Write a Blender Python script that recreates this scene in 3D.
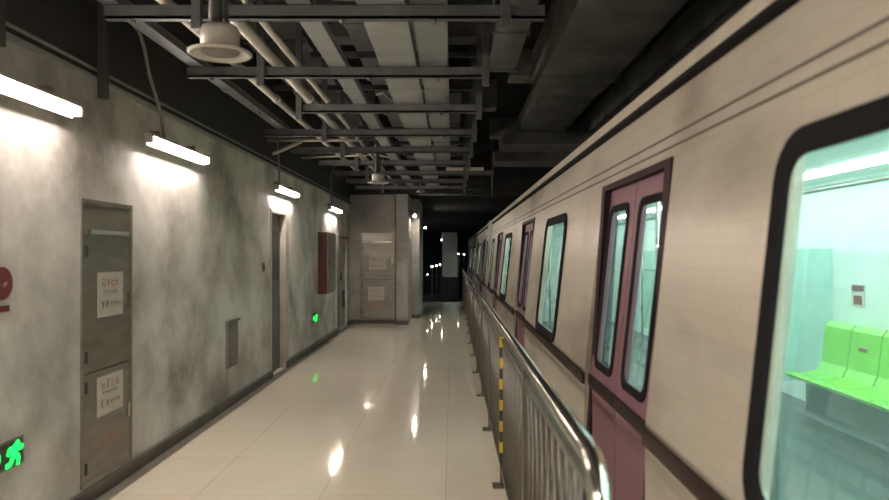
import bpy, bmesh, math, random
from mathutils import Vector, Matrix
R = random.Random(7)
S = bpy.context.scene
for o in list(bpy.data.objects): bpy.data.objects.remove(o, do_unlink=True)
COL = S.collection

# ------------------------------------------------------------------ camera, world, exposure
cd = bpy.data.cameras.new('camera'); cam = bpy.data.objects.new('camera', cd); COL.objects.link(cam)
cam.location = (0, 0, 1.55)
cam.rotation_euler = (math.pi/2, 0, 0)
cd.shift_x = -7.5/889; cd.shift_y = 4/889
cd.sensor_width = 36; cd.lens = 36*700/889; cd.clip_start = .05; cd.clip_end = 200
cd.dof.use_dof = True; cd.dof.focus_distance = 9.0; cd.dof.aperture_fstop = 28.35/1000/0.014
S.camera = cam
W = bpy.data.worlds.new('world'); S.world = W; W.use_nodes = True
W.node_tree.nodes['Background'].inputs[0].default_value = (.55, .6, .65, 1)
W.node_tree.nodes['Background'].inputs[1].default_value = .02
S.view_settings.view_transform = 'Standard'; S.view_settings.look = 'None'
S.view_settings.gamma = 1; S.view_settings.exposure = 2.95; S.view_settings.use_curve_mapping = False
LAMP = 16.5          # wall tubes
TRAIN_L = 3.6        # strip lights inside the cars

# ------------------------------------------------------------------ materials
def nmat(name):
    m = bpy.data.materials.new(name); m.use_nodes = True
    return m, m.node_tree, m.node_tree.nodes['Principled BSDF']
def mat(name, col, rough=.5, metal=0, var=.12, scale=6, coat=0, bump=0, stretch=(1,1,1)):
    m, t, b = nmat(name)
    tc = t.nodes.new('ShaderNodeTexCoord'); mp = t.nodes.new('ShaderNodeMapping')
    t.links.new(tc.outputs['Object'], mp.inputs[0]); mp.inputs['Scale'].default_value = stretch
    n = t.nodes.new('ShaderNodeTexNoise'); n.inputs['Scale'].default_value = scale; n.inputs['Detail'].default_value = 4
    t.links.new(mp.outputs[0], n.inputs['Vector'])
    r = t.nodes.new('ShaderNodeValToRGB'); t.links.new(n.outputs[0], r.inputs[0])
    r.color_ramp.elements[0].position = .3; r.color_ramp.elements[1].position = .7
    r.color_ramp.elements[0].color = tuple(c*(1-var) for c in col)+(1,)
    r.color_ramp.elements[1].color = tuple(min(1, c*(1+var)) for c in col)+(1,)
    t.links.new(r.outputs[0], b.inputs['Base Color'])
    b.inputs['Roughness'].default_value = rough; b.inputs['Metallic'].default_value = metal
    b.inputs['Coat Weight'].default_value = coat
    if bump:
        bp = t.nodes.new('ShaderNodeBump'); bp.inputs['Strength'].default_value = bump; bp.inputs['Distance'].default_value = .01
        t.links.new(n.outputs[0], bp.inputs['Height']); t.links.new(bp.outputs[0], b.inputs['Normal'])
    return m
def emat(name, col, s):
    m, t, b = nmat(name)
    b.inputs['Base Color'].default_value = tuple(col)+(1,)
    b.inputs['Emission Color'].default_value = tuple(col)+(1,); b.inputs['Emission Strength'].default_value = s
    return m
def plaster(name, lo, mid, hi, cut=None, dark=(.04,.038,.034)):
    m, t, b = nmat(name); N = t.nodes.new; L = t.links.new
    tc = N('ShaderNodeTexCoord'); mp = N('ShaderNodeMapping'); mp.inputs['Scale'].default_value = (1, .9, .9)
    L(tc.outputs['Object'], mp.inputs[0])
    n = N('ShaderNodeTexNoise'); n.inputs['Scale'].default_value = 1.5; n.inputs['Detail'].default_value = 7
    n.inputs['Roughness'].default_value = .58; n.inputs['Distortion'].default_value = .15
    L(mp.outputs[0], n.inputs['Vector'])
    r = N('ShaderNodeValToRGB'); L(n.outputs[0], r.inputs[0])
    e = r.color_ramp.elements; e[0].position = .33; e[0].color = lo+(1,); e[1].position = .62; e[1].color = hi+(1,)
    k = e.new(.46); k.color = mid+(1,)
    n2 = N('ShaderNodeTexNoise'); n2.inputs['Scale'].default_value = 14; n2.inputs['Detail'].default_value = 5
    L(tc.outputs['Object'], n2.inputs['Vector'])
    mx = N('ShaderNodeMix'); mx.data_type = 'RGBA'; mx.blend_type = 'OVERLAY'; mx.inputs[0].default_value = .12
    L(r.outputs[0], mx.inputs[6]); L(n2.outputs[0], mx.inputs[7])
    out = mx.outputs[2]
    if cut:
        sp = N('ShaderNodeSeparateXYZ'); L(tc.outputs['Object'], sp.inputs[0])
        g = N('ShaderNodeMath'); g.operation = 'GREATER_THAN'; g.inputs[1].default_value = cut; L(sp.outputs[2], g.inputs[0])
        m2 = N('ShaderNodeMix'); m2.data_type = 'RGBA'; L(g.outputs[0], m2.inputs[0]); L(out, m2.inputs[6])
        m2.inputs[7].default_value = dark+(1,); out = m2.outputs[2]
    L(out, b.inputs['Base Color']); b.inputs['Roughness'].default_value = .62
    bp = N('ShaderNodeBump'); bp.inputs['Strength'].default_value = .15; bp.inputs['Distance'].default_value = .01
    L(n2.outputs[0], bp.inputs['Height']); L(bp.outputs[0], b.inputs['Normal'])
    return m
def tiles():
    m, t, b = nmat('polished_tile'); N = t.nodes.new; L = t.links.new
    tc = N('ShaderNodeTexCoord'); mp = N('ShaderNodeMapping'); mp.inputs['Location'].default_value = (.04, .3, 0)
    L(tc.outputs['Object'], mp.inputs[0])
    br = N('ShaderNodeTexBrick'); br.offset = 0; br.inputs['Scale'].default_value = 1
    br.inputs['Brick Width'].default_value = .8; br.inputs['Row Height'].default_value = .8
    br.inputs['Mortar Size'].default_value = .0025; br.inputs['Mortar Smooth'].default_value = .1
    br.inputs['Color1'].default_value = (.80, .74, .61, 1); br.inputs['Color2'].default_value = (.81, .75, .62, 1)
    br.inputs['Mortar'].default_value = (.52, .47, .39, 1)
    L(mp.outputs[0], br.inputs['Vector'])
    n = N('ShaderNodeTexNoise'); n.inputs['Scale'].default_value = 2.5; n.inputs['Detail'].default_value = 6
    L(tc.outputs['Object'], n.inputs['Vector'])
    mx = N('ShaderNodeMix'); mx.data_type = 'RGBA'; mx.blend_type = 'SOFT_LIGHT'; mx.inputs[0].default_value = .25
    L(br.outputs[0], mx.inputs[6]); L(n.outputs[0], mx.inputs[7]); L(mx.outputs[2], b.inputs['Base Color'])
    b.inputs['Roughness'].default_value = .055; b.inputs['IOR'].default_value = 1.6
    w = N('ShaderNodeTexNoise'); w.inputs['Scale'].default_value = 1.3; L(tc.outputs['Object'], w.inputs['Vector'])
    bp = N('ShaderNodeBump'); bp.inputs['Strength'].default_value = .06; bp.inputs['Distance'].default_value = .02
    L(w.outputs[0], bp.inputs['Height']); L(bp.outputs[0], b.inputs['Normal'])
    return m
def glass(name, tint, haze=(.5,.8,.75), hz=.06):
    m, t, b = nmat(name); N = t.nodes.new; L = t.links.new; t.nodes.remove(b)
    out = t.nodes['Material Output']
    tr = N('ShaderNodeBsdfTransparent'); tr.inputs[0].default_value = tint+(1,)
    gl = N('ShaderNodeBsdfGlossy'); gl.inputs['Roughness'].default_value = .03
    df = N('ShaderNodeBsdfTranslucent'); df.inputs[0].default_value = haze+(1,)
    a = N('ShaderNodeMixShader'); a.inputs[0].default_value = hz; L(tr.outputs[0], a.inputs[1]); L(df.outputs[0], a.inputs[2])
    lw = N('ShaderNodeLayerWeight'); pw = N('ShaderNodeMath'); pw.operation = 'POWER'; pw.inputs[1].default_value = 2.6
    L(lw.outputs['Facing'], pw.inputs[0]); f = N('ShaderNodeMath'); f.operation = 'MULTIPLY_ADD'
    f.inputs[1].default_value = .62; f.inputs[2].default_value = .04; L(pw.outputs[0], f.inputs[0])
    c = N('ShaderNodeMixShader'); L(f.outputs[0], c.inputs[0]); L(a.outputs[0], c.inputs[1]); L(gl.outputs[0], c.inputs[2])
    L(c.outputs[0], out.inputs['Surface'])
    return m
def train_skin():
    m, t, b = nmat('beige_train_skin'); N = t.nodes.new; L = t.links.new
    tc = N('ShaderNodeTexCoord')
    br = N('ShaderNodeTexBrick'); br.inputs['Scale'].default_value = 1; br.inputs['Brick Width'].default_value = .16
    br.inputs['Row Height'].default_value = .075; br.inputs['Mortar Size'].default_value = .006; br.inputs['Mortar Smooth'].default_value = 1
    sp = N('ShaderNodeSeparateXYZ'); cb = N('ShaderNodeCombineXYZ'); L(tc.outputs['Object'], sp.inputs[0])
    L(sp.outputs[1], cb.inputs[0]); L(sp.outputs[2], cb.inputs[1]); L(cb.outputs[0], br.inputs['Vector'])
    br.inputs['Color1'].default_value = (.57, .525, .44, 1); br.inputs['Color2'].default_value = (.585, .54, .455, 1)
    br.inputs['Mortar'].default_value = (.53, .485, .405, 1)
    n = N('ShaderNodeTexNoise'); n.inputs['Scale'].default_value = 1.4; n.inputs['Detail'].default_value = 5
    mp = N('ShaderNodeMapping'); mp.inputs['Scale'].default_value = (1, .6, 1.6); L(tc.outputs['Object'], mp.inputs[0]); L(mp.outputs[0], n.inputs['Vector'])
    r = N('ShaderNodeValToRGB'); L(n.outputs[0], r.inputs[0]); r.color_ramp.elements[0].position = .3; r.color_ramp.elements[1].position = .5
    r.color_ramp.elements[0].color = (.55,.53,.5,1); r.color_ramp.elements[1].color = (1,1,1,1)
    mx = N('ShaderNodeMix'); mx.data_type = 'RGBA'; mx.blend_type = 'MULTIPLY'; mx.inputs[0].default_value = .8
    L(br.outputs[0], mx.inputs[6]); L(r.outputs[0], mx.inputs[7])
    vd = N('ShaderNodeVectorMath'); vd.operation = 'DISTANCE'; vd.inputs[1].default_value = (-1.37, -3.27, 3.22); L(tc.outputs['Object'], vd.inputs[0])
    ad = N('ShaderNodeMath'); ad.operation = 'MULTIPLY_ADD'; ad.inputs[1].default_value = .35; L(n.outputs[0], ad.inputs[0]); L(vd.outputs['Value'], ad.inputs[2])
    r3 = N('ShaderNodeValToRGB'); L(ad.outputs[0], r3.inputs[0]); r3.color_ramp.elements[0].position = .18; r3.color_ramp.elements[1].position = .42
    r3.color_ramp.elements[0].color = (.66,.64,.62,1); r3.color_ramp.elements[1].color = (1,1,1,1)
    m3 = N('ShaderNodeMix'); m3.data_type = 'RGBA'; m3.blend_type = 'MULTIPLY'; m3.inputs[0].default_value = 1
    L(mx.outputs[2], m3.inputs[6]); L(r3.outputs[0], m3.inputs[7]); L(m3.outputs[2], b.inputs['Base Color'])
    b.inputs['Roughness'].default_value = .36; b.inputs['Metallic'].default_value = .15
    return m
M = dict(
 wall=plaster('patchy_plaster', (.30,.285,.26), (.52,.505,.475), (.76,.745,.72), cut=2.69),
 wallp=plaster('pale_plaster', (.26,.25,.23), (.35,.34,.315), (.43,.42,.395), cut=2.87),
 dark=mat('dark_paint', (.026,.025,.024), .8, var=.3, scale=3),
 black=mat('black_ceiling', (.012,.012,.012), .9, var=.3, scale=3),
 conc=mat('dim_concrete', (.17,.175,.168), .8, var=.35, scale=2.5, bump=.2),
 tile=tiles(),
 border=mat('grey_stone_border', (.20,.185,.155), .35, var=.2, scale=5),
 base=mat('dark_skirting', (.11,.10,.085), .4, var=.25, scale=5),
 strut=mat('galvanised_strut', (.13,.138,.136), .5, .5, var=.2, scale=9),
 dstrut=mat('dull_dark_strut', (.07,.07,.068), .6, .3, var=.2, scale=9),
 tray=mat('grey_tray', (.27,.285,.28), .5, .3, var=.12, scale=4),
 tray2=mat('shiny_tray', (.22,.235,.235), .33, .5, var=.15, scale=4),
 duct=mat('duct_sheet', (.16,.165,.16), .5, .35, var=.25, scale=3),
 pipe=mat('cream_pipe', (.48,.45,.38), .4, var=.1),
 steel=mat('brushed_steel_cabinet', (.25,.228,.195), .36, .55, var=.18, scale=3, stretch=(1,1,5)),
 steel2=mat('pale_steel_cabinet', (.30,.285,.25), .32, .5, var=.15, scale=3, stretch=(1,1,5)),
 chrome=mat('polished_steel', (.62,.60,.56), .13, 1, var=.06, scale=8),
 balu=mat('satin_steel', (.17,.16,.138), .38, .75, var=.12, scale=8),
 paper=mat('paper', (.55,.525,.47), .7, var=.05, scale=10),
 ink=mat('dark_ink', (.20,.18,.165), .7), redink=mat('red_ink', (.45,.20,.17), .7),
 tmark=mat('faded_mark', (.24,.22,.195), .6),
 red=mat('red_enamel', (.11,.018,.018), .35), redsign=mat('red_sign', (.17,.02,.025), .4),
 lampbody=mat('lamp_housing', (.5,.47,.43), .4), white=mat('white_paint', (.52,.49,.44), .4),
 greyp=mat('grey_plastic', (.22,.21,.19), .5), darkp=mat('dark_plastic', (.04,.04,.04), .5),
 greydoor=mat('dark_grey_door', (.12,.118,.11), .5, var=.2, scale=4),
 tube=emat('lit_tube', (1, .86, .76), LAMP), panel=emat('fill_panel', (1,.88,.78), 10), far=emat('lit_lamp', (1, .88, .75), 4),
 green=emat('lit_green', (.005, .8, .06), .55), yellow=mat('yellow_tape', (.68,.50,.03), .5),
 skin=train_skin(), stripe=mat('maroon_black_band', (.065,.04,.035), .4),
 seal=mat('dark_rubber', (.012,.011,.013), .75), maroon=mat('dark_maroon_frame', (.03,.012,.018), .5),
 pink=mat('dusty_maroon_door', (.23,.105,.14), .45, var=.1, scale=4),
 groove=mat('groove', (.12,.10,.08), .7), gutter=mat('gutter', (.60,.55,.46), .4),
 roof=mat('dark_roof', (.08,.075,.07), .7), under=mat('underframe', (.03,.03,.03), .8),
 tglass=glass('train_glass', (.87,.925,.915), hz=.07), pglass=glass('partition_glass', (.85,.97,.94), hz=.15),
 inner=mat('mint_white_panel', (.66,.78,.74), .45, var=.03), carfloor=mat('car_floor', (.06,.065,.068), .4),
 seat=mat('lime_green_seat', (.19,.62,.02), .3, var=.06), strip=emat('car_light', (.86,1,.95), TRAIN_L),
)

for q in ('seal','maroon','stripe'): M[q].node_tree.nodes['Principled BSDF'].inputs['Specular IOR Level'].default_value = .12

# ------------------------------------------------------------------ mesh helpers
ORG = {}
class MB:
    def __init__(s): s.v = []; s.f = []; s.sm = []
    def face(s, idx, sm=False): s.f.append(idx); s.sm.append(sm)
    def hexa(s, p):          # 8 points: bottom 4 ccw, top 4
        b = len(s.v); s.v += [Vector(q) for q in p]
        for q in ((3,2,1,0),(4,5,6,7),(0,1,5,4),(1,2,6,5),(2,3,7,6),(3,0,4,7)): s.face(tuple(b+i for i in q))
        return s
    def box(s, x0, x1, y0, y1, z0, z1):
        return s.hexa([(x0,y0,z0),(x1,y0,z0),(x1,y1,z0),(x0,y1,z0),(x0,y0,z1),(x1,y0,z1),(x1,y1,z1),(x0,y1,z1)])
    def tube(s, pts, r, n=10, cap=True):
        pts = [Vector(p) for p in pts]; rings = []
        prev = None
        for i, p in enumerate(pts):
            d = (pts[min(i+1, len(pts)-1)] - pts[max(i-1, 0)]).normalized()
            if prev is None:
                a = Vector((0,0,1)) if abs(d.z) < .9 else Vector((1,0,0)); u = d.cross(a).normalized()
            else: u = (prev - d*prev.dot(d)).normalized()
            prev = u; w = d.cross(u)
            b = len(s.v); rr = r[i] if isinstance(r, (list, tuple)) else r
            s.v += [p + (u*math.cos(2*math.pi*k/n) + w*math.sin(2*math.pi*k/n))*rr for k in range(n)]
            rings.append(b)
        for a, b in zip(rings, rings[1:]):
            for k in range(n): s.face((a+k, a+(k+1)%n, b+(k+1)%n, b+k), True)
        if cap:
            s.face(tuple(rings[0]+k for k in reversed(range(n)))); s.face(tuple(rings[-1]+k for k in range(n)))
        return s
    def lathe(s, cx, cy, prof, n=28):
        rings = []
        for r, z in prof:
            b = len(s.v); s.v += [Vector((cx+r*math.cos(2*math.pi*k/n), cy+r*math.sin(2*math.pi*k/n), z)) for k in range(n)]; rings.append(b)
        for a, b in zip(rings, rings[1:]):
            for k in range(n): s.face((a+k, a+(k+1)%n, b+(k+1)%n, b+k), True)
        s.face(tuple(rings[0]+k for k in reversed(range(n)))); s.face(tuple(rings[-1]+k for k in range(n)))
        return s
    def prism(s, poly, to3, d):      # poly 2-D, to3(u,v,w), depth d
        b = len(s.v); n = len(poly)
        s.v += [Vector(to3(u, v, 0)) for u, v in poly] + [Vector(to3(u, v, d)) for u, v in poly]
        s.face(tuple(b+k for k in reversed(range(n)))); s.face(tuple(b+n+k for k in range(n)))
        for k in range(n): s.face((b+k, b+(k+1)%n, b+n+(k+1)%n, b+n+k))
        return s
    def ring(s, A, B, to3, d):       # frame between two loops with equal counts
        b = len(s.v); n = len(A)
        for P, w in ((A,0),(B,0),(A,d),(B,d)): s.v += [Vector(to3(u, v, w)) for u, v in P]
        for k in range(n):
            j = (k+1) % n
            s.face((b+k, b+j, b+n+j, b+n+k)); s.face((b+2*n+k, b+3*n+k, b+3*n+j, b+2*n+j))
            s.face((b+k, b+2*n+k, b+2*n+j, b+j)); s.face((b+n+k, b+n+j, b+3*n+j, b+3*n+k))
        return s
    def build(s, name, m, parent=None, origin=None):
        me = bpy.data.meshes.new(name)
        if parent is not None: org = ORG[parent.name]
        elif origin is not None: org = Vector(origin)
        else: org = Vector((0,0,0))
        me.from_pydata([tuple(v-org) for v in s.v], [], s.f)
        me.polygons.foreach_set('use_smooth', s.sm)
        bm = bmesh.new(); bm.from_mesh(me); bmesh.ops.recalc_face_normals(bm, faces=bm.faces); bm.to_mesh(me); bm.free()
        me.materials.append(M[m] if isinstance(m, str) else m); me.update()
        o = bpy.data.objects.new(name, me); COL.objects.link(o)
        if parent is not None: o.parent = parent
        else: o.location = org
        ORG[o.name] = org
        return o
def tag(o, label, cat, group=None, kind=None):
    o['label'] = label; o['category'] = cat
    if group: o['group'] = group
    if kind: o['kind'] = kind
    return o
def thing(name, loc, label, cat, group=None):
    o = bpy.data.objects.new(name, None); COL.objects.link(o); o.location = loc; o.empty_display_size = .1
    ORG[o.name] = Vector(loc); return tag(o, label, cat, group)
def struct(name, mb, m):
    o = mb.build(name, m); o['kind'] = 'structure'; return o
def single(name, mb, m, origin, label, cat, group=None):
    return tag(mb.build(name, m, origin=origin), label, cat, group)
def copy_tree(o, parent=None):
    c = o.copy(); COL.objects.link(c)
    if parent is not None: c.parent = parent
    for ch in list(o.children): copy_tree(ch, c)
    return c
def rrect(u0, u1, v0, v1, r, n=5):
    P = []
    for cx, cy, a in ((u1-r, v1-r, 0), (u0+r, v1-r, 90), (u0+r, v0+r, 180), (u1-r, v0+r, 270)):
        for k in range(n+1):
            t = math.radians(a + 90*k/n); P.append((cx+r*math.cos(t), cy+r*math.sin(t)))
    return P
def grid_wall(u0, u1, v0, v1, holes, boxf):
    us = sorted({u0, u1, *[h[0] for h in holes], *[h[1] for h in holes]}); us = [u for u in us if u0 <= u <= u1]
    for a, b in zip(us, us[1:]):
        hs = sorted([h for h in holes if h[0] <= a + 1e-6 and h[1] >= b - 1e-6], key=lambda h: h[2]); z = v0
        for h in hs:
            if h[2] > z: boxf(a, b, z, h[2])
            z = h[3]
        if z < v1: boxf(a, b, z, v1)

# ------------------------------------------------------------------ the setting
XL = -2.28; YB = 15.6; Y0 = -5.0; CZ = 4.3
struct('floor', MB().box(XL+.12, .64, Y0, 22.6, -.12, 0), 'tile')
struct('trim_1', MB().box(XL-.02, XL+.12, Y0, YB, -.12, -.004), 'border')
struct('trim_2', MB().box(.64, .68, Y0, 22.6, -.12, 0), 'border')
struct('wall_platform', MB().box(.52, .64, Y0, 22.6, -1.2, -.12), 'conc')
m = MB()
H = [(4.29, 4.97, .10, 1.893), (8.82, 9.56, 0, 2.08), (14.0, 15.2, 0, 1.86)]
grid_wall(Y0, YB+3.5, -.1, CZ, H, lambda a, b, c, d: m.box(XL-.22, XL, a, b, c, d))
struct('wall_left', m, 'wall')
b_ = MB()
for a, b in ((Y0, 4.29), (4.97, 8.82), (9.56, 14.0), (15.2, YB)): b_.box(XL, XL+.028, a, b, -.004, .085)
b_.box(XL, XL+.028, 4.29, 4.97, -.004, .085)
struct('baseboard_left', b_, 'base')
t_ = MB().box(XL, XL+.035, Y0, YB-.1, 2.665, 2.70); struct('trim_3', t_, 'dark')
t_ = MB().box(XL, XL+.05, Y0, YB-.1, 2.645, 2.665).box(XL, XL+.045, Y0, YB-.1, 2.70, 2.718); struct('trim_4', t_, 'tray')
# end wall with the second steel cabinet, corner column, side wall of the passage
m = MB(); H2 = [(-2.05, -1.27, .10, 2.02)]
grid_wall(XL, -1.24, 0, 4.2, H2, lambda a, b, c, d: m.box(a, b, YB, YB+.2, c, d)); struct('wall_end', m, 'wallp')
struct('baseboard_end', MB().box(XL+.03, -1.24, YB-.028, YB, 0, .085), 'base')
struct('wall_corner', MB().box(-1.22, -.97, YB-.25, YB+.22, 0, 2.86), 'wallp')
struct('baseboard_corner', MB().box(-1.24, -.95, YB-.275, YB-.25, 0, .09).box(-.97,-.95, YB-.25, YB+.2, 0, .09), 'base')
struct('wall_passage', MB().box(-1.15, -.97, YB+.23, 16.9, 0, 2.86), 'wallp')
struct('wall_column', MB().box(-1.15, -.79, 16.9, 18.8, 0, 2.98), 'wallp')
struct('baseboard_passage', MB().box(-.97, -.78, 16.88, 16.9, 0, .09).box(-.79, -.77, 16.9, 18.8, 0, .09), 'base')
struct('trim_42', MB().box(-1.262, -1.222, YB-.26, YB-.001, .09, 2.86), 'base')
struct('wall_recess', MB().box(-2.5, -1.1, 18.6, 18.8, 0, 3.0).box(-2.3,-2.1,18.8,30,-.1,3), 'dark')
struct('ceiling', MB().box(-2.5, 4.9, Y0, YB-.2, CZ, CZ+.2), 'black')
struct('ceiling_passage', MB().box(-2.5, 4.9, YB+.5, 45, 3.05, 3.3), 'black')
struct('trim_5', MB().box(XL, 4.7, YB-.2, YB-.001, 2.87, 4.3), 'dark')
struct('wall_back', MB().box(-2.5, .66, Y0-.2, Y0, 0, CZ), 'wallp')
struct('wall_right', MB().box(4.7, 4.9, Y0, 45, -1.2, CZ), 'conc')
struct('wall_tunnel_end', MB().box(-2.5, 4.9, 45, 45.2, -1.2, 3.4), 'black')
struct('floor_track', MB().box(.52, 4.9, Y0, 45, -1.3, -1.2), 'conc')
struct('floor_lower', MB().box(-2.5, .52, 22.6, 45, -1.3, -1.0), 'dark')
# concrete beams over the track
k = 6
for y in (-1.0, 4.2, 9.4, 14.2):
    struct('trim_%d' % k, MB().box(.78, 4.7, y, y+.45, 3.95, CZ), 'conc'); k += 1
struct('trim_%d' % k, MB().box(.95, 1.77, Y0, 8.3, 3.45, 3.94), 'conc'); k += 1
struct('trim_%d' % k, MB().box(1.15, 1.9, 8.3, 15.35, 3.62, 3.94), 'conc'); k += 1
struct('trim_%d' % k, MB().box(2.3, 2.7, Y0, 15.35, 3.6, 3.94), 'conc'); k += 1
for y in (11.8, 14.0):
    struct('trim_%d' % k, MB().box(.85, 4.7, y, y+.9, 3.4, 3.61), 'conc'); k += 1
for y in (1.2, 5.2, 7.4, 11.0):
    struct('trim_%d' % k, MB().box(XL, .7, y, y+.3, 3.85, CZ), 'conc'); k += 1

# doors
o = MB().box(XL-.12, XL-.07, 8.82, 9.56, 0, 2.08).build('door_1', 'greydoor'); o['kind'] = 'structure'
ORG['door_1'] = Vector((0,0,0))
MB().box(XL-.07, XL-.055, 8.92, 9.46, 1.2, 1.85).build('door_panel', 'darkp', o)
MB().tube([(XL-.05, 9.44, 1.02), (XL-.05, 9.32, 1.02)], .012).build('door_handle', 'chrome', o)
struct('trim_40', MB().box(XL-.07, XL+.014, 9.55, 9.72, 0, 2.12).box(XL-.0, XL+.012, 8.78, 8.82, .09, 2.12).box(XL, XL+.012, 8.82, 9.56, 2.08, 2.12), 'white')
o = MB().box(XL-.09, XL-.05, 14.0, 15.2, 0, 1.86).build('door_2', 'wallp'); o['kind'] = 'structure'; ORG['door_2'] = Vector((0,0,0))
MB().box(XL-.05, XL-.03, 14.55, 14.7, 1.0, 1.15).build('door_handle', 'darkp', o)
struct('trim_41', MB().box(XL, XL+.03, 13.92, 14.0, .09, 1.92).box(XL, XL+.03, 14.0, 15.2, 1.86, 1.92), 'base')

# ------------------------------------------------------------------ wall-plane helpers
def onL(x): return lambda u, v, w: (x + w, u, v)           # left wall plane, reads with +Y to the right
def onE(y): return lambda u, v, w: (u, y - w, v)           # end wall plane
def glyph(mb, to3, u, v, s, d=.0012):
    def st(a, b, c, e): mb.prism([(u+a*s, v+c*s), (u+b*s, v+c*s), (u+b*s, v+e*s), (u+a*s, v+e*s)], to3, d)
    for z in R.sample((.05, .25, .45, .65, .85), 3): a = R.uniform(0, .3); st(a, R.uniform(.65, .95), z, z+.09)
    for z in R.sample((.08, .3, .5, .72), 2): st(z, z+.1, R.uniform(0, .35), R.uniform(.6, .95))
def textrow(mb, to3, u, v, s, n, gap=1.2):
    for i in range(n): glyph(mb, to3, u+i*s*gap, v, s)
def notice(to3, u0, u1, v0, v1, parent_label, origin):
    t = thing('paper_notice', origin, parent_label, 'notice', 'printed notices on the steel cabinets')
    MB().prism([(u0, v0), (u1, v0), (u1, v1), (u0, v1)], to3, .003).build('sheet', 'paper', t)
    to = lambda u, v, w: to3(u, v, w + .003)
    h = v1-v0; w = u1-u0
    a = MB(); textrow(a, to, u0+.14*w, v1-.34*h, .17*w, 4, 1.05); a.build('heading', 'redink', t)
    a = MB(); textrow(a, to, u0+.2*w, v1-.48*h, .07*w, 7); textrow(a, to, u0+.12*w, v0+.2*h, .15*w, 2); textrow(a, to, u0+.48*w, v0+.24*h, .09*w, 4)
    a.build('print', 'ink', t)
    return t
def cabinet(to3, u0, u1, v0, v1, split, mname, label, origin):
    t = thing('steel_cabinet', origin, label, 'cabinet', 'tall steel wall cabinets')
    fr = MB(); e = .03
    for p in ([(u0,v0),(u0+e,v0),(u0+e,v1),(u0,v1)], [(u1-e,v0),(u1,v0),(u1,v1),(u1-e,v1)], [(u0+e,v1-e),(u1-e,v1-e),(u1-e,v1),(u0+e,v1)],
              [(u0+e,v0),(u1-e,v0),(u1-e,v0+e),(u0+e,v0+e)]): fr.prism(p, to3, .012)
    fr.build('frame', mname, t)
    back = lambda u, v, w: to3(u, v, w-.15)
    MB().prism([(u0+e,v0+e),(u1-e,v0+e),(u1-e,v1-e),(u0+e,v1-e)], back, .13).build('body', 'darkp', t)
    g = .004; W = u1-u0
    head = v1 - .22
    for nm, a, b in (('upper_door', split+g, head-g), ('lower_door', v0+e+g, split-g), ('header_panel', head, v1-e-g)):
        dd = lambda u, v, w: to3(u, v, w-.018)
        dr = MB().prism([(u0+e+g,a),(u1-e-g,a),(u1-e-g,b),(u0+e+g,b)], dd, .024).build(nm, mname, t)
        fo = lambda u, v, w: to3(u, v, w+.006)
        if nm == 'header_panel': 
            MB().prism([(u0+e+.05,a-.0),(u1-e-.05,a),(u1-e-.05,a+.03),(u0+e+.05,a+.03)], lambda u,v,w: to3(u,v,w+.006), .02).build('lip', 'chrome', dr)
            continue
        for q in (.12, .88):
            z = a+(b-a)*q; MB().prism([(u0+e+.012,z-.035),(u0+e+.03,z-.035),(u0+e+.03,z+.035),(u0+e+.012,z+.035)], fo, .012).build('hinge', 'darkp', dr)
        z = a+(b-a)*.5
        MB().prism(rrect(u1-e-.05, u1-e-.02, z-.05, z+.05, .012, 3), fo, .012).build('latch', 'chrome', dr)
        mk = MB()
        if nm == 'upper_door': textrow(mk, fo, u0+W*.28, b-.15, W*.17, 3, 1.15)
        else: textrow(mk, fo, u0+W*.3, a+(b-a)*.42-.12, W*.13, 3, 1.15)
        mk.build('marking', 'tmark' if nm == 'upper_door' else 'redink', dr)
    return t
cabinet(onL(XL), 4.29, 4.97, .10, 1.893, .80, 'steel', 'tall brown-grey steel cabinet let into the left wall between the two nearest lamps', (XL, 4.63, .1))
notice(onL(XL+.007), 4.49, 4.83, 1.14, 1.43, 'upper paper notice on the near left steel cabinet', (XL, 4.66, 1.14))
notice(onL(XL+.007), 4.48, 4.83, .50, .755, 'lower paper notice on the near left steel cabinet', (XL, 4.66, .5))
cabinet(onE(YB), -2.05, -1.27, .10, 2.02, .98, 'steel2', 'pale steel cabinet in the end wall facing the camera', (-1.66, YB, .1))
notice(onE(YB-.007), -1.85, -1.47, 1.20, 1.50, 'upper paper notice on the end wall steel cabinet', (-1.66, YB, 1.2))
notice(onE(YB-.007), -1.87, -1.51, .52, .82, 'lower paper notice on the end wall steel cabinet', (-1.68, YB, .52))

# ------------------------------------------------------------------ wall lamps
def wall_lamp(y, label, x=XL, z=2.375, L=1.22, conduit=True):
    t = thing('wall_lamp', (x+.07, y, z), label, 'lamp', 'tube lamps along the walls')
    s = 1
    MB().hexa([(x+.06,y-L/2,z+.03),(x+.12,y-L/2,z+.028),(x+.12,y+L/2,z+.028),(x+.06,y+L/2,z+.03),
               (x+.065,y-L/2,z+.05),(x+.11,y-L/2,z+.05),(x+.11,y+L/2,z+.05),(x+.065,y+L/2,z+.05)]).build('housing', 'lampbody', t)
    MB().box(x+.062, x+.07, y-L/2+.03, y+L/2-.03, z-.035, z+.03).build('back_plate', 'lampbody', t)
    MB().tube([(x+.095, y-L/2+.03, z+.002), (x+.095, y+L/2-.03, z+.002)], .019, 10).build('tube', 'tube', t)
    for q in (-1, 1):
        MB().box(x+.07, x+.12, y+q*(L/2-.015)-.015, y+q*(L/2-.015)+.015, z-.022, z+.03).build('end_cap', 'lampbody', t)
        MB().box(x, x+.07, y+q*L*.3-.02, y+q*L*.3+.02, z+.035, z+.10).build('bracket', 'greyp', t)
    if conduit:
        MB().tube([(x+.085,y-.45,z+.05),(x+.085,y-.47,z+.3),(x+.09,y-.55,z+.6),(x+.2,y-.75,z+.75)], .013, 8).build('conduit', 'greyp', t)
    return t
wall_lamp(3.50, 'nearest lit tube lamp on the left wall, cut by the photo edge')
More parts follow.
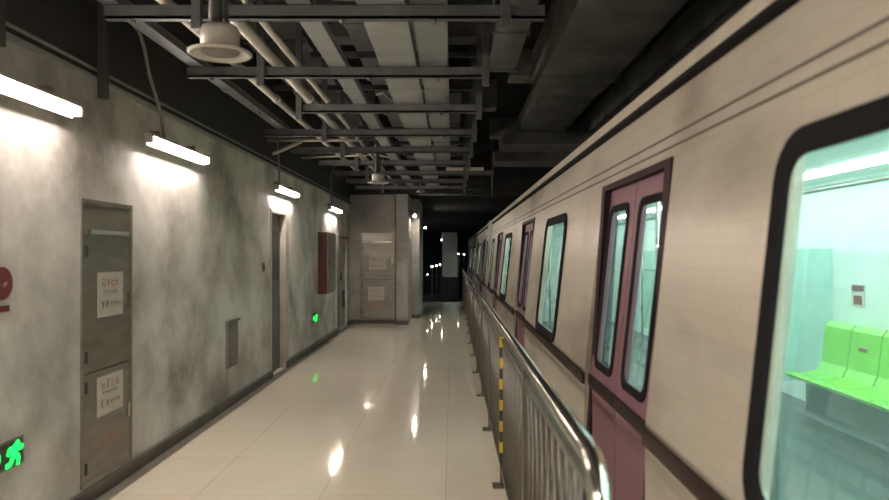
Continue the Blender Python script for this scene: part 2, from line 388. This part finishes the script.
wall_lamp(5.65, 'lit tube lamp just beyond the near steel cabinet on the left wall', conduit=False)
wall_lamp(9.35, 'lit tube lamp above the dark doorway in the left wall')
wall_lamp(13.2, 'lit tube lamp above the red fire box on the left wall')
wall_lamp(16.25, 'lit tube lamp on the corner column past the end wall', x=-.97, z=2.44, L=.9, conduit=False)
wall_lamp(-.3, 'added unseen tube lamp on the left wall level with the viewer', conduit=False)  # tube row carried on out of view, added to brighten the near end
wall_lamp(-2.6, 'added unseen tube lamp on the left wall behind the viewer', conduit=False)  # unseen as well, added for light from behind
for x, y, lb in ((-1.2,-1.2,'nearer'), (-1.2,-3.4,'farther')):  # out-of-view panels, added as fill light for the near end
    q = thing('fill_lamp', (x, y, 2.9), '%s added unseen fill panel hung over the platform behind the viewer' % lb, 'lamp')
    MB().box(x-.3,x+.3,y-.3,y+.3,2.93,2.99).build('housing','lampbody',q)
    MB().box(x-.27,x+.27,y-.27,y+.27,2.92,2.93).build('diffuser','panel',q)
    MB().tube([(x,y,2.99),(x,y,CZ)],.012,8).build('rod','strut',q)
struct('wall_post', MB().box(-1.25, -.99, 22.6, 24.0, -1, 3.0), 'dark')
wall_lamp(23.3, 'distant lit tube lamp on the dark post beyond the passage', x=-.99, z=2.43, L=.8, conduit=False)

# small things on the left wall
def exit_sign(y, z, label):
    t = thing('exit_sign', (XL, y, z), label, 'exit sign', 'low green exit signs on the left wall')
    MB().prism(rrect(y-.18, y+.18, z-.075, z+.075, .012, 3), onL(XL), .03).build('case', 'greyp', t)
    f = onL(XL+.03)
    MB().prism([(y-.165,z-.06),(y+.165,z-.06),(y+.165,z+.06),(y-.165,z+.06)], f, .002).build('face', 'darkp', t)
    g = MB(); f = onL(XL+.032); d = .003
    cx = y+.095
    def line(a, b, w):
        q0 = Vector((cx, z)); a = q0+(Vector(a)-q0)*1.2 if a[0] > y else Vector(a); b = q0+(Vector(b)-q0)*1.2 if b[0] > y else Vector(b); w *= 1.45; n = (b-a).normalized(); p = Vector((-n.y, n.x))*w
        g.prism([tuple(q) for q in (a-p, b-p, b+p, a+p)], f, d)
    # running figure at the far end, arrow pointing along the wall at the near end
    g.prism([(cx+.026+.017*math.cos(a*.5236), z+.043+.016*math.sin(a*.5236)) for a in range(12)], f, d)
    line((cx+.012,z+.03),(cx-.008,z-.012),.015)
    line((cx+.010,z+.026),(cx+.042,z+.008),.007); line((cx+.042,z+.008),(cx+.058,z+.022),.006)
    line((cx+.002,z+.02),(cx-.034,z+.022),.007); line((cx-.034,z+.022),(cx-.046,z-.004),.006)
    line((cx-.006,z-.01),(cx+.03,z-.022),.009); line((cx+.03,z-.022),(cx+.022,z-.056),.008)
    line((cx-.01,z-.01),(cx-.024,z-.04),.009); line((cx-.024,z-.04),(cx-.058,z-.046),.008)
    ax = y-.085
    g.build('running_figure', 'green', t); g = MB()
    line((ax+.065,z),(ax-.02,z),.014); g.prism([(ax-.07,z),(ax-.015,z+.045),(ax-.015,z-.045)], f, d)
    g.build('arrow', 'green', t)
exit_sign(3.50, .53, 'near low exit sign glowing green at the lower left photo edge')
exit_sign(11.5, .50, 'far low exit sign glowing green below the red fire box')
t = thing('fire_box', (XL, 12.3, .87), 'red fire equipment box hung on the left wall under a lamp', 'fire box')
MB().box(XL, -2.125, 11.9, 12.7, .87, 1.92).build('case', 'red', t)
d_ = MB().box(-2.125, -2.11, 11.91, 12.69, .88, 1.91).build('door', 'steel', t)
MB().box(-2.11, -2.105, 12.0, 12.6, 1.1, 1.7).build('window', 'greyp', d_)
MB().tube([(-2.095,11.97,1.34),(-2.095,11.97,1.44)], .01, 8).build('handle', 'chrome', d_)
t = thing('wall_hatch', (XL, 7.22, .39), 'small narrow grey hatch low on the left wall before the dark doorway', 'hatch')
MB().box(XL, XL+.02, 7.04, 7.40, .39, .865).build('frame', 'greyp', t)
MB().box(XL+.02, XL+.026, 7.07, 7.37, .42, .835).build('cover', 'steel', t)
MB().box(XL+.02, XL+.04, 7.02, 7.42, .85, .875).build('lip', 'greyp', t)
t = thing('wall_switch', (XL, 8.44, 1.34), 'small grey switch plate left of the dark doorway', 'switch')
MB().prism(rrect(8.395,8.485,1.33,1.45,.01,3), onL(XL), .012).build('plate', 'greyp', t)
MB().prism(rrect(8.42,8.46,1.36,1.42,.005,3), onL(XL+.012), .008).build('rocker', 'darkp', t)
t = thing('wall_vent', (XL-.05, 15.0, .4), 'small dark vent on the pale far door in the left wall', 'vent')
MB().box(XL-.05, XL-.03, 14.82, 15.1, .42, .78).build('grille', 'darkp', t)
t = thing('fire_alarm_sign', (XL, 3.57, 1.25), 'round dark red sign with a red strip below, left photo edge', 'sign')
f = onL(XL)
MB().prism([(3.54+.085*math.cos(a*math.pi/16), 1.40+.085*math.sin(a*math.pi/16)) for a in range(32)], f, .006).build('disc', 'redsign', t)
a = MB(); textrow(a, onL(XL+.006), 3.485, 1.38, .045, 2, 1.2); a.build('lettering', 'paper', t)
MB().prism([(3.49,1.255),(3.60,1.255),(3.60,1.288),(3.49,1.288)], f, .005).build('strip', 'redsign', t)

# ------------------------------------------------------------------ ceiling services
BZ = 2.87
words = ['nearest', 'second', 'third', 'fourth', 'fifth', 'sixth', 'seventh', 'eighth', 'ninth']
for i in range(9):
    y = 3.95+1.3*i; x0 = -1.98; x1 = .28
    if i == 0: x1 = .52; x0 = -1.95
    if i == 6: x1 = .7
    if i in (2, 3, 4): x0 = -1.42 if i == 2 else -2.1
    t = thing('strut_hanger', ((x0+x1)/2, y, BZ), '%s steel strut hanger from the camera under the ceiling' % words[i], 'strut', 'strut hangers carrying the cable trays')
    MB().box(x0, x1, y-.03, y+.03, BZ, BZ+.015).box(x0, x1, y-.03, y-.02, BZ, BZ+.075).box(x0, x1, y+.02, y+.03, BZ, BZ+.075).build('crossbar', 'strut' , t)
    if i == 6: x1 = .28
    for xx in (-1.42, (.30 if i == 0 else x1-.03)):
        MB().box(xx-.025, xx+.025, y-.075, y-.031, BZ-.07, CZ).build('hanger_post', 'strut', t)
    MB().box(x0+.1, min(x1,.28), y-.02, y+.03, BZ+.52, BZ+.57).build('upper_crossbar', 'dstrut', t)
    for xx in (-1.8, -.62, -.1):
        MB().tube([(xx, y, BZ+.01), (xx, y, BZ-.02)], .014, 6).build('bolt', 'strut', t)
TZ = BZ+.08
def tray(x0, x1, z, y0, y1, mname, label, h=.06, lid=True):
    t = thing('cable_tray', ((x0+x1)/2, y0, z), label, 'cable tray', 'cable trays running along the ceiling')
    MB().box(x0, x1, y0, y1, z, z+.006).box(x0, x0+.006, y0, y1, z+.006, z+h).box(x1-.006, x1, y0, y1, z+.006, z+h).build('trough', mname, t)
    MB().box(x0-.004, x1+.004, y0, y1, z+h, z+h+.005).build('lid', mname, t)
    y = y0+2
    while y < y1:
        MB().box(x0-.008, x1+.008, y-.06, y+.06, z-.004, z).build('joint_plate', mname, t); y += 2.5
tray(-.535, -.265, TZ, -1, 15.2, 'tray', 'wide pale cable tray left of the shiny one, middle of the ceiling')
tray(-.235, -.03, TZ, -1, 11.2, 'tray2', 'shiny grey cable tray right of the wide pale one')
tray(-.92, -.79, TZ, -1, 15.2, 'tray', 'narrow pale cable tray left of the wide one', h=.05)
tray(-1.96, -1.86, TZ, -1, 8.0, 'tray2', 'narrow bluish grey cable tray closest to the left wall', h=.05)
tray(-.92, -.62, TZ+.56, -1, 14.5, 'duct', 'dark upper cable tray above the lower rack, left one')
tray(-.55, -.05, TZ+.56, -1, 14.5, 'duct', 'dark upper cable tray above the lower rack, right one')
def pipe(x, z, r, y0, y1, mname, label):
    t = thing('ceiling_pipe', (x, y0, z), label, 'pipe', 'pipes running along the ceiling')
    MB().tube([(x, y0, z), (x, y1, z)], r, 12).build('pipe_run', mname, t)
    y = y0+1.5
    while y < y1: MB().tube([(x, y-.03, z), (x, y+.03, z)], r*1.25, 12).build('coupling', mname, t); y += 3
pipe(-1.16, TZ+.025, .022, -1, 15.2, 'pipe', 'thin cream pipe beside the narrow pale tray')
pipe(-1.33, TZ+.045, .04, -1, 12.0, 'white', 'thick pale pipe left of the thin cream pipe')
pipe(-1.63, TZ+.035, .032, -1, 12.5, 'pipe', 'medium cream pipe nearer the left wall')
pipe(-1.75, TZ+.5, .03, -1, 15, 'strut', 'grey pipe high above the left side of the rack')
def duct(x0, x1, z0, z1, y0, y1, label):
    t = thing('air_duct', ((x0+x1)/2, y0, z0), label, 'duct', 'sheet metal ducts under the ceiling')
    MB().box(x0, x1, y0, y1, z0, z1).build('duct_body', 'duct', t)
    y = y0+.9
    while y < y1:
        MB().box(x0-.02, x1+.02, y-.015, y+.015, z0-.02, z0).box(x0-.02,x0,y-.015,y+.015,z0,z1).box(x1,x1+.02,y-.015,y+.015,z0,z1).build('flange', 'duct', t); y += 1.2
duct(.36, .64, 3.42, 3.7, -1, 7.2, 'grey square duct right of the strut rack')
duct(-.5, .12, 3.62, 3.84, 9.0, 14.9, 'far dull duct above the far struts')
duct(-2.15, -1.5, 3.75, 4.0, 1.5, 15.2, 'dark wide duct high above the left side')
# pale light-catching crosspieces far along
for x0, x1, lb in ((-.1,.19,'left'), (.27,.53,'right')):
    single('metal_channel', MB().box(x0, x1, 11.71, 11.79, 2.9455, 3.0), 'white', ((x0+x1)/2, 11.75, 2.946), '%s of two short pale channels across the far ceiling rack' % lb, 'channel', 'short pale channels')
single('end_support_bar', MB().tube([(-.7,14.7,2.80),(.9,14.7,2.80)],.02,8).tube([(-.7,14.7,2.92),(.9,14.7,2.92)],.02,8).tube([(.85,14.7,2.75),(.85,14.7,4.2)],.02,8).tube([(-.66,14.7,2.8),(-.66,14.7,4.2)],.02,8), 'strut', (0,14.7,2.8), 'double horizontal pipe bar at the far end of the ceiling rack', 'bar')
# wall strut drops and brace
single('wall_strut', MB().box(XL+.05, XL+.10, 4.40, 4.45, 2.53, 3.6), 'dstrut', (XL+.07,4.42,2.55), 'dark vertical strut on the wall above the near steel cabinet', 'strut')
single('wall_strut', MB().box(XL+.05, XL+.10, 3.37, 3.42, 2.56, 3.6), 'dstrut', (XL+.07,3.4,2.56), 'dark vertical strut at the top left photo edge', 'strut')
single('diagonal_brace', MB().tube([(-2.2,8.6,2.78),(-1.85,8.6,2.93)],.022,8).tube([(XL+.01,8.6,2.95),(-1.1,8.6,2.95)],.02,8), 'white', (-2,8.6,2.8), 'pale brace angled under a crossbar near the left wall', 'brace')
single('thin_rod', MB().tube([(-2.2,10.2,2.95),(-1.1,10.2,3.0),(-.9,10.2,2.95)],.014,8), 'pipe', (-1.7,10.2,2.95), 'thin pale rod crossing toward the second hanging fixture', 'rod')
single('hanging_cable', MB().tube([(-.75,6.9,3.12),(-.68,6.9,3.14),(-.6,6.9,3.08),(-.5,6.9,3.02)],.014,8), 'white', (-.6,6.9,3.0), 'short loose white cable looping beside the wide pale tray', 'cable')
single('hanging_cable', MB().tube([(XL+.08,4.55,3.13),(XL+.08,4.8,3.15),(XL+.08,4.93,3.11),(XL+.08,5.0,3.03),(XL+.08,5.08,2.86),(XL+.08,5.3,2.6),(XL+.08,5.35,2.43)],.014,8), 'greyp', (XL+.1,5.2,2.5), 'grey conduit curving down the dark wall to the second lamp', 'cable')
def pendant(x, y, z, label, s=1):
    t = thing('pendant_fixture', (x, y, z), label, 'ceiling fixture', 'round hanging ceiling fixtures')
    MB().lathe(x, y, [(.075*s,z+.02),(.125*s,z+.004),(.132*s,z-.002),(.142*s,z+.004),(.142*s,z+.012),(.10*s,z+.022)]).build('flange', 'white', t)
    MB().lathe(x, y, [(.085*s,z+.022),(.088*s,z+.10*s),(.08*s,z+.125*s),(.05*s,z+.13*s)]).build('can', 'lampbody', t)
    MB().lathe(x, y, [(.02*s,z+.006),(.085*s,z+.008),(.085*s,z+.016)]).build('lens', 'greyp', t)
    MB().tube([(x-.02*s,y,z+.12),(x-.02*s,y,4.3)], .03*s, 10).build('stem', 'dstrut', t)
    MB().tube([(x+.03,y,z+.15*s),(x+.02,y,z+.3),(x-.03,y,z+.5),(x-.04,y,z+.75)], .011, 8).build('cord', 'darkp', t)
pendant(-1.06, 3.2, 2.46, 'large near round hanging fixture with a wide flange')
pendant(-.99, 9.4, 2.50, 'round hanging fixture in front of the end wall')
pendant(-.665, 14.9, 2.87, 'far small round fixture above the corner column', .7)

# ------------------------------------------------------------------ platform railing
FX = .34; RZ = 1.06
t = thing('platform_railing', (FX, 1.5, 0), 'stainless railing with round handrail running along the platform edge', 'railing')
pts = [(FX, 1.60, .0)] + [(FX, 1.60, z) for z in (.5, .93)]
for k in range(1, 7):
    a = k*math.pi/12; pts.append((FX, 1.60+.13*(1-math.cos(a)), .93+.13*math.sin(a)))
pts += [(FX, 4, RZ), (FX, 10, RZ), (FX, 22.3, RZ)]
MB().tube(pts, .027, 16).build('handrail', 'chrome', t)
MB().box(FX-.012, FX+.012, 1.62, 22.3, .965, .99).build('upper_rail', 'balu', t)
MB().box(FX-.012, FX+.012, 1.62, 22.3, .09, .12).build('lower_rail', 'balu', t)
n = 0; first = None; rest = MB(); y = 1.72
base = t
while y < 22.2:
    if abs(((y-1.67)/1.5+.5) % 1 - .5) * 1.5 > .03:
        if n < 100:
            if first is None:
                first = MB().tube([(FX,y,.12),(FX,y,.965)], .009, 10).build('baluster', 'balu', base); fy = y
            else:
                c = first.copy(); COL.objects.link(c); c.location = (0, y-fy, 0)
        else: rest.tube([(FX,y,.12),(FX,y,.965)], .009, 8)
        n += 1
    y += .15
ro = rest.build('baluster', 'balu', base); ro['kind'] = 'stuff'
for k in range(1, 14):
    y = 1.67+1.5*k
    p = MB().box(FX-.02, FX+.02, y-.02, y+.02, .012, 1.04).build('post', 'balu', base)
    MB().box(FX-.07, FX+.05, y-.05, y+.05, 0, .012).build('foot_plate', 'balu', p)
    if k == 2:
        for j in range(12):
            MB().box(FX-.023, FX+.004, y-.023, y+.023, .16+.07*j, .16+.07*(j+1)).build('tape_band', 'yellow' if j % 2 else 'darkp', p)

# ------------------------------------------------------------------ the train
def SX(z):
    if z < .85: return .78 - .03*max(0, (.3-z))
    return .78 + (z-.85)*.107
def tr(z, w=0): return SX(z)-w
C0, C1 = -3.85, 15.75
DW = .65
doors = [-1.22, 3.48, 8.18, 12.88]; wins = [(1.13), (5.83), (10.53)]; endw = [14.72, -3.05]
t = thing('metro_car', (2.28, (C0+C1)/2, -1.05), 'near beige metro car with maroon doors stopped beside the railing', 'train car', 'metro cars of the train')
sk = MB()
holes = [(d-DW, d+DW, .03, 1.944) for d in doors]
WN = [(w-.60, w+.66) for w in wins] + [(14.40, 15.05), (-3.4,-2.7)]
WN[0] = (.68, 1.88); WN[1] = (5.33, 6.52)
WN[2] = (10.25, 11.45)
for a, b in WN: holes.append((a+.04, b-.04, .90, 1.83))
def cell(a, b, c, d):
    zs = [c] + [z for z in (.3, .85) if c < z < d] + [d]
    for z0, z1 in zip(zs, zs[1:]):
        sk.hexa([(SX(z0),a,z0),(SX(z0)+.05,a,z0),(SX(z0)+.05,b,z0),(SX(z0),b,z0),(SX(z1),a,z1),(SX(z1)+.05,a,z1),(SX(z1)+.05,b,z1),(SX(z1),b,z1)])
grid_wall(C0, C1, -.45, 2.23, holes, cell)
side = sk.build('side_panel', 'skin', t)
plane = lambda off: (lambda u, v, w: (SX(v)-off-w, u, v))
# livery band and grooves
bd = MB(); segs = []; yy = C0
for d in doors: segs.append((yy, d-DW)); yy = d+DW
segs.append((yy, C1))
for a, b in segs: bd.box(.765, .785, a, b, .785, .85)
bd.build('waist_band', 'stripe', t)
g = MB()
for z in (1.985, 2.035): g.hexa([(SX(z)-.004,C0,z),(SX(z)+.01,C0,z),(SX(z)+.01,C1,z),(SX(z)-.004,C1,z),(SX(z)-.003,C0,z+.008),(SX(z)+.01,C0,z+.008),(SX(z)+.01,C1,z+.008),(SX(z)-.003,C1,z+.008)])
g.build('groove_line', 'groove', t)
MB().box(.885, .94, C0, C1, 2.225, 2.245).build('gutter_shadow_gap', 'seal', t)
MB().hexa([(.895,C0,2.245),(.96,C0,2.245),(.96,C1,2.245),(.895,C1,2.245),(.905,C0,2.315),(.96,C0,2.315),(.96,C1,2.315),(.905,C1,2.315)]).build('gutter', 'gutter', t)
rf = MB(); prof = [(.93,2.30),(1.05,2.42),(1.35,2.55),(1.8,2.63),(2.3,2.66),(2.8,2.63),(3.25,2.55),(3.55,2.42),(3.66,2.30)]
for (x0,z0),(x1,z1) in zip(prof, prof[1:]):
    rf.hexa([(x0,C0,z0-.04),(x1,C0,z1-.04),(x1,C1,z1-.04),(x0,C1,z0-.04),(x0,C0,z0),(x1,C0,z1),(x1,C1,z1),(x0,C1,z0)])
rf.build('roof', 'roof', t)
MB().box(.9, 3.7, C0, C1, -.55, -.05).box(.86, 3.7, C0, C1, -.05, .02).build('underframe', 'under', t)
for y in (C0+2.5, C1-2.5): MB().box(1.3, 3.3, y-1.5, y+1.5, -.9, -.56).build('bogie', 'under', t)
for y in (C0+1.5, C0+3.5, C1-3.5, C1-1.5):
    for x in (1.5, 2.95): MB().tube([(x,y,-.78),(x+.13,y,-.78)], .42, 24).build('wheel', 'under', t)
MB().box(.88, 3.7, C0+.05, C1-.05, .02, .04).build('car_floor', 'carfloor', t)
MB().box(.96, 3.62, C0+.05, C1-.05, 2.24, 2.27).build('inner_ceiling', 'inner', t)
MB().box(3.62, 3.72, C0, C1, .0, 2.28).build('far_side_panel', 'inner', t)
for y in (C1-.04, C0): MB().box(.85, 3.7, y, y+.04, .0, 2.3).build('end_panel', 'inner', t)
for x in (1.42, 3.1):
    MB().box(x-.07, x+.07, C0+.4, C1-.4, 2.215, 2.239).build('light_strip', 'strip', t)
for a, b in WN:
    f = MB().ring(rrect(a, b, .86, 1.87, .13), rrect(a+.07, b-.07, .93, 1.80, .07), plane(0), .014).build('window_frame', 'seal', t)
    MB().prism(rrect(a+.045, b-.045, .905, 1.825, .06), plane(-.03), .006).build('window_glass', 'tglass', f)
for d in doors:
    fr = MB().ring([(d+DW,1.944),(d-DW,1.944),(d-DW,.03),(d+DW,.03)], [(d+DW-.085,1.91),(d-DW+.085,1.91),(d-DW+.085,.045),(d+DW-.085,.045)], plane(-.075), .085).build('door_frame', 'maroon', t)
    for q in (-1, 1):
        a, b = sorted((d+q*.006, d+q*(DW-.035)))
        lf = MB()
        A = [(b,1.915),(a,1.915),(a,.045),(b,.045)]
        ga, gb = a+.11, b-.11
        # leaf as four panels round the glass opening
        for u0,u1,v0,v1 in ((a,ga,.045,1.915),(gb,b,.045,1.915),(ga,gb,.045,.93),(ga,gb,1.80,1.915)):
            z = [v0]+[k for k in (.3,.85) if v0<k<v1]+[v1]
            for z0,z1 in zip(z,z[1:]): lf.prism([(u0,z0),(u1,z0),(u1,z1),(u0,z1)], plane(-.06), .03)
        leaf = lf.build('door_leaf', 'pink', t)
        MB().ring(rrect(ga-.02,gb+.02,.91,1.82,.07), rrect(ga+.015,gb-.015,.95,1.78,.05), plane(-.03), .008).build('glass_seal', 'seal', leaf)
        MB().prism([(ga,.93),(gb,.93),(gb,1.80),(ga,1.80)], plane(-.05), .005).build('door_glass', 'tglass', leaf)
        MB().box(.797, .815, a, b, .785, .85).build('leaf_band', 'stripe', leaf)
        s_ = d+q*.001
    for xx in (1.25,):
        for yy in (d-DW-.12, d+DW+.12):
            MB().tube([(xx,yy,.04),(xx,yy,2.24)], .016, 10).build('grab_pole', 'chrome', t)
MB().tube([(2.28,C0+.5,1.95),(2.28,C1-.5,1.95)], .016, 8).build('overhead_rail', 'chrome', t)
for w in (-1.22+2.35, 3.48+2.35, 8.18+2.35):
    y0 = w-1.45; nS = 5; sw = .44
    for k in range(nS):
        a = y0+k*sw; b = a+sw-.02
        st = MB()
        P = [(3.60,.92),(3.54,.93),(3.50,.88),(3.46,.55),(3.42,.47),(3.30,.445),(3.16,.46),(3.12,.44),(3.14,.41),(3.32,.40),(3.48,.40),(3.60,.42)]
        for i in range(len(P)-1, -1, -1): pass
        st.prism(P, lambda u, v, ww, a=a: (u, a+ww, v), b-a).build('seat', 'seat', t)
    MB().box(3.3, 3.6, y0+.05, y0+nS*sw-.05, .05, .39).build('seat_box', 'carfloor', t)
    for yy in (y0-.06, y0+nS*sw+.05):
        pn = MB().box(3.1, 3.6, yy-.008, yy+.008, .35, 1.6).build('partition', 'pglass', t)
        MB().tube([(3.08,yy,.04),(3.08,yy,2.23)], .016, 10).build('partition_pole', 'chrome', pn)
    sg = MB().box(3.612, 3.62, w+.30, w+.50, 1.08, 1.28).build('sticker', 'paper', t)
    MB().box(3.608, 3.612, w+.31, w+.49, 1.22, 1.27).box(3.608, 3.612, w+.34, w+.46, 1.10, 1.18).build('sticker_print', 'redsign', sg)
    sg = MB().box(3.484, 3.49, w+.03, w+.17, .66, .76).build('sticker', 'paper', t)
    MB().box(3.48, 3.484, w+.04, w+.16, .70, .75).build('sticker_print', 'redsign', sg)
c2 = copy_tree(t); c2.location.y += (C1-C0)+.65
c2['label'] = 'far beige metro car beyond the coupling gap in the dark'
gx = MB()
for k in range(7):
    y = C1+.03+k*.095; gx.box(1.2, 3.35, y, y+.05, .1, 2.35)
gx.box(1.3, 3.25, C1+.01, C1+.64, .15, 2.3)
single('gangway_bellows', gx, 'under', (2.28, C1, .1), 'dark bellows joining the two metro cars', 'bellows')

# ------------------------------------------------------------------ far end of the platform
t = thing('end_gate', (-.6, 22.3, 0), 'dark metal gate closing the far platform end on the left', 'gate')
MB().box(-.93,-.90,22.28,22.32,0,.88).box(-.3,-.27,22.28,22.32,0,.88).box(-.9,-.3,22.28,22.32,.83,.88).box(-.9,-.3,22.28,22.32,.1,.14).build('gate_frame', 'dstrut', t)
for k in range(7): MB().box(-.83+k*.075, -.815+k*.075, 22.29, 22.31, .14, .83).build('gate_bar', 'dstrut', t)
single('equipment_cabinet', MB().box(-.5,.25,31.6,32.2,-1,.45).box(-.52,.27,31.57,32.2,.45,.5), 'dstrut', (-.1,32,-1), 'dark low cabinet under the dim grey panel in the distance', 'cabinet')
single('grey_shutter', MB().box(-.45,.25,32.2,32.4,.45,2.55), 'white', (-.1,32.3,.45), 'dim grey tall panel in the dark distance past the platform end', 'panel')
def spot(x, y, z, label, r=.07, to=-1.0):
    r *= .6
    q = thing('distant_lamp', (x, y, z), label, 'lamp', 'small distant lamps in the tunnel')
    MB().lathe(x, y, [(r*.5,z-r*.6),(r,z-r*.2),(r,z+r*.3),(r*.4,z+r*.7)], 12).build('bulb', 'far', q)
    MB().tube([(x,y,z+(r*.6 if to > z else -r*.55)),(x,y,to)], .02, 6).build('pole', 'dstrut', q)
def px(x, y, Y): return ((x-452)*Y/700, Y, 1.55-(y-254)*Y/700)
for (a, b, Y, lb, r) in ((442,240,33,'small high distant lamp above the dim grey panel edge',.08),(432,266.5,26,'left of three low distant lamps by the gate',.06),
                  (436.5,265.5,28,'middle of three low distant lamps by the gate',.05),(440,264.5,30,'right of three low distant lamps by the gate',.05),
                  (458.5,254,31,'distant lamp just right of the dim grey panel',.05),(464,254.5,30,'distant lamp beside the far end of the train',.045),
                  (427.5,274.4,22.3,'small lamp glowing on top of the end gate',.03)):
    x, y, z = px(a, b, Y); spot(x, y, z, lb, r, 3.05 if r == .08 else (.88 if r == .03 else -1.0))
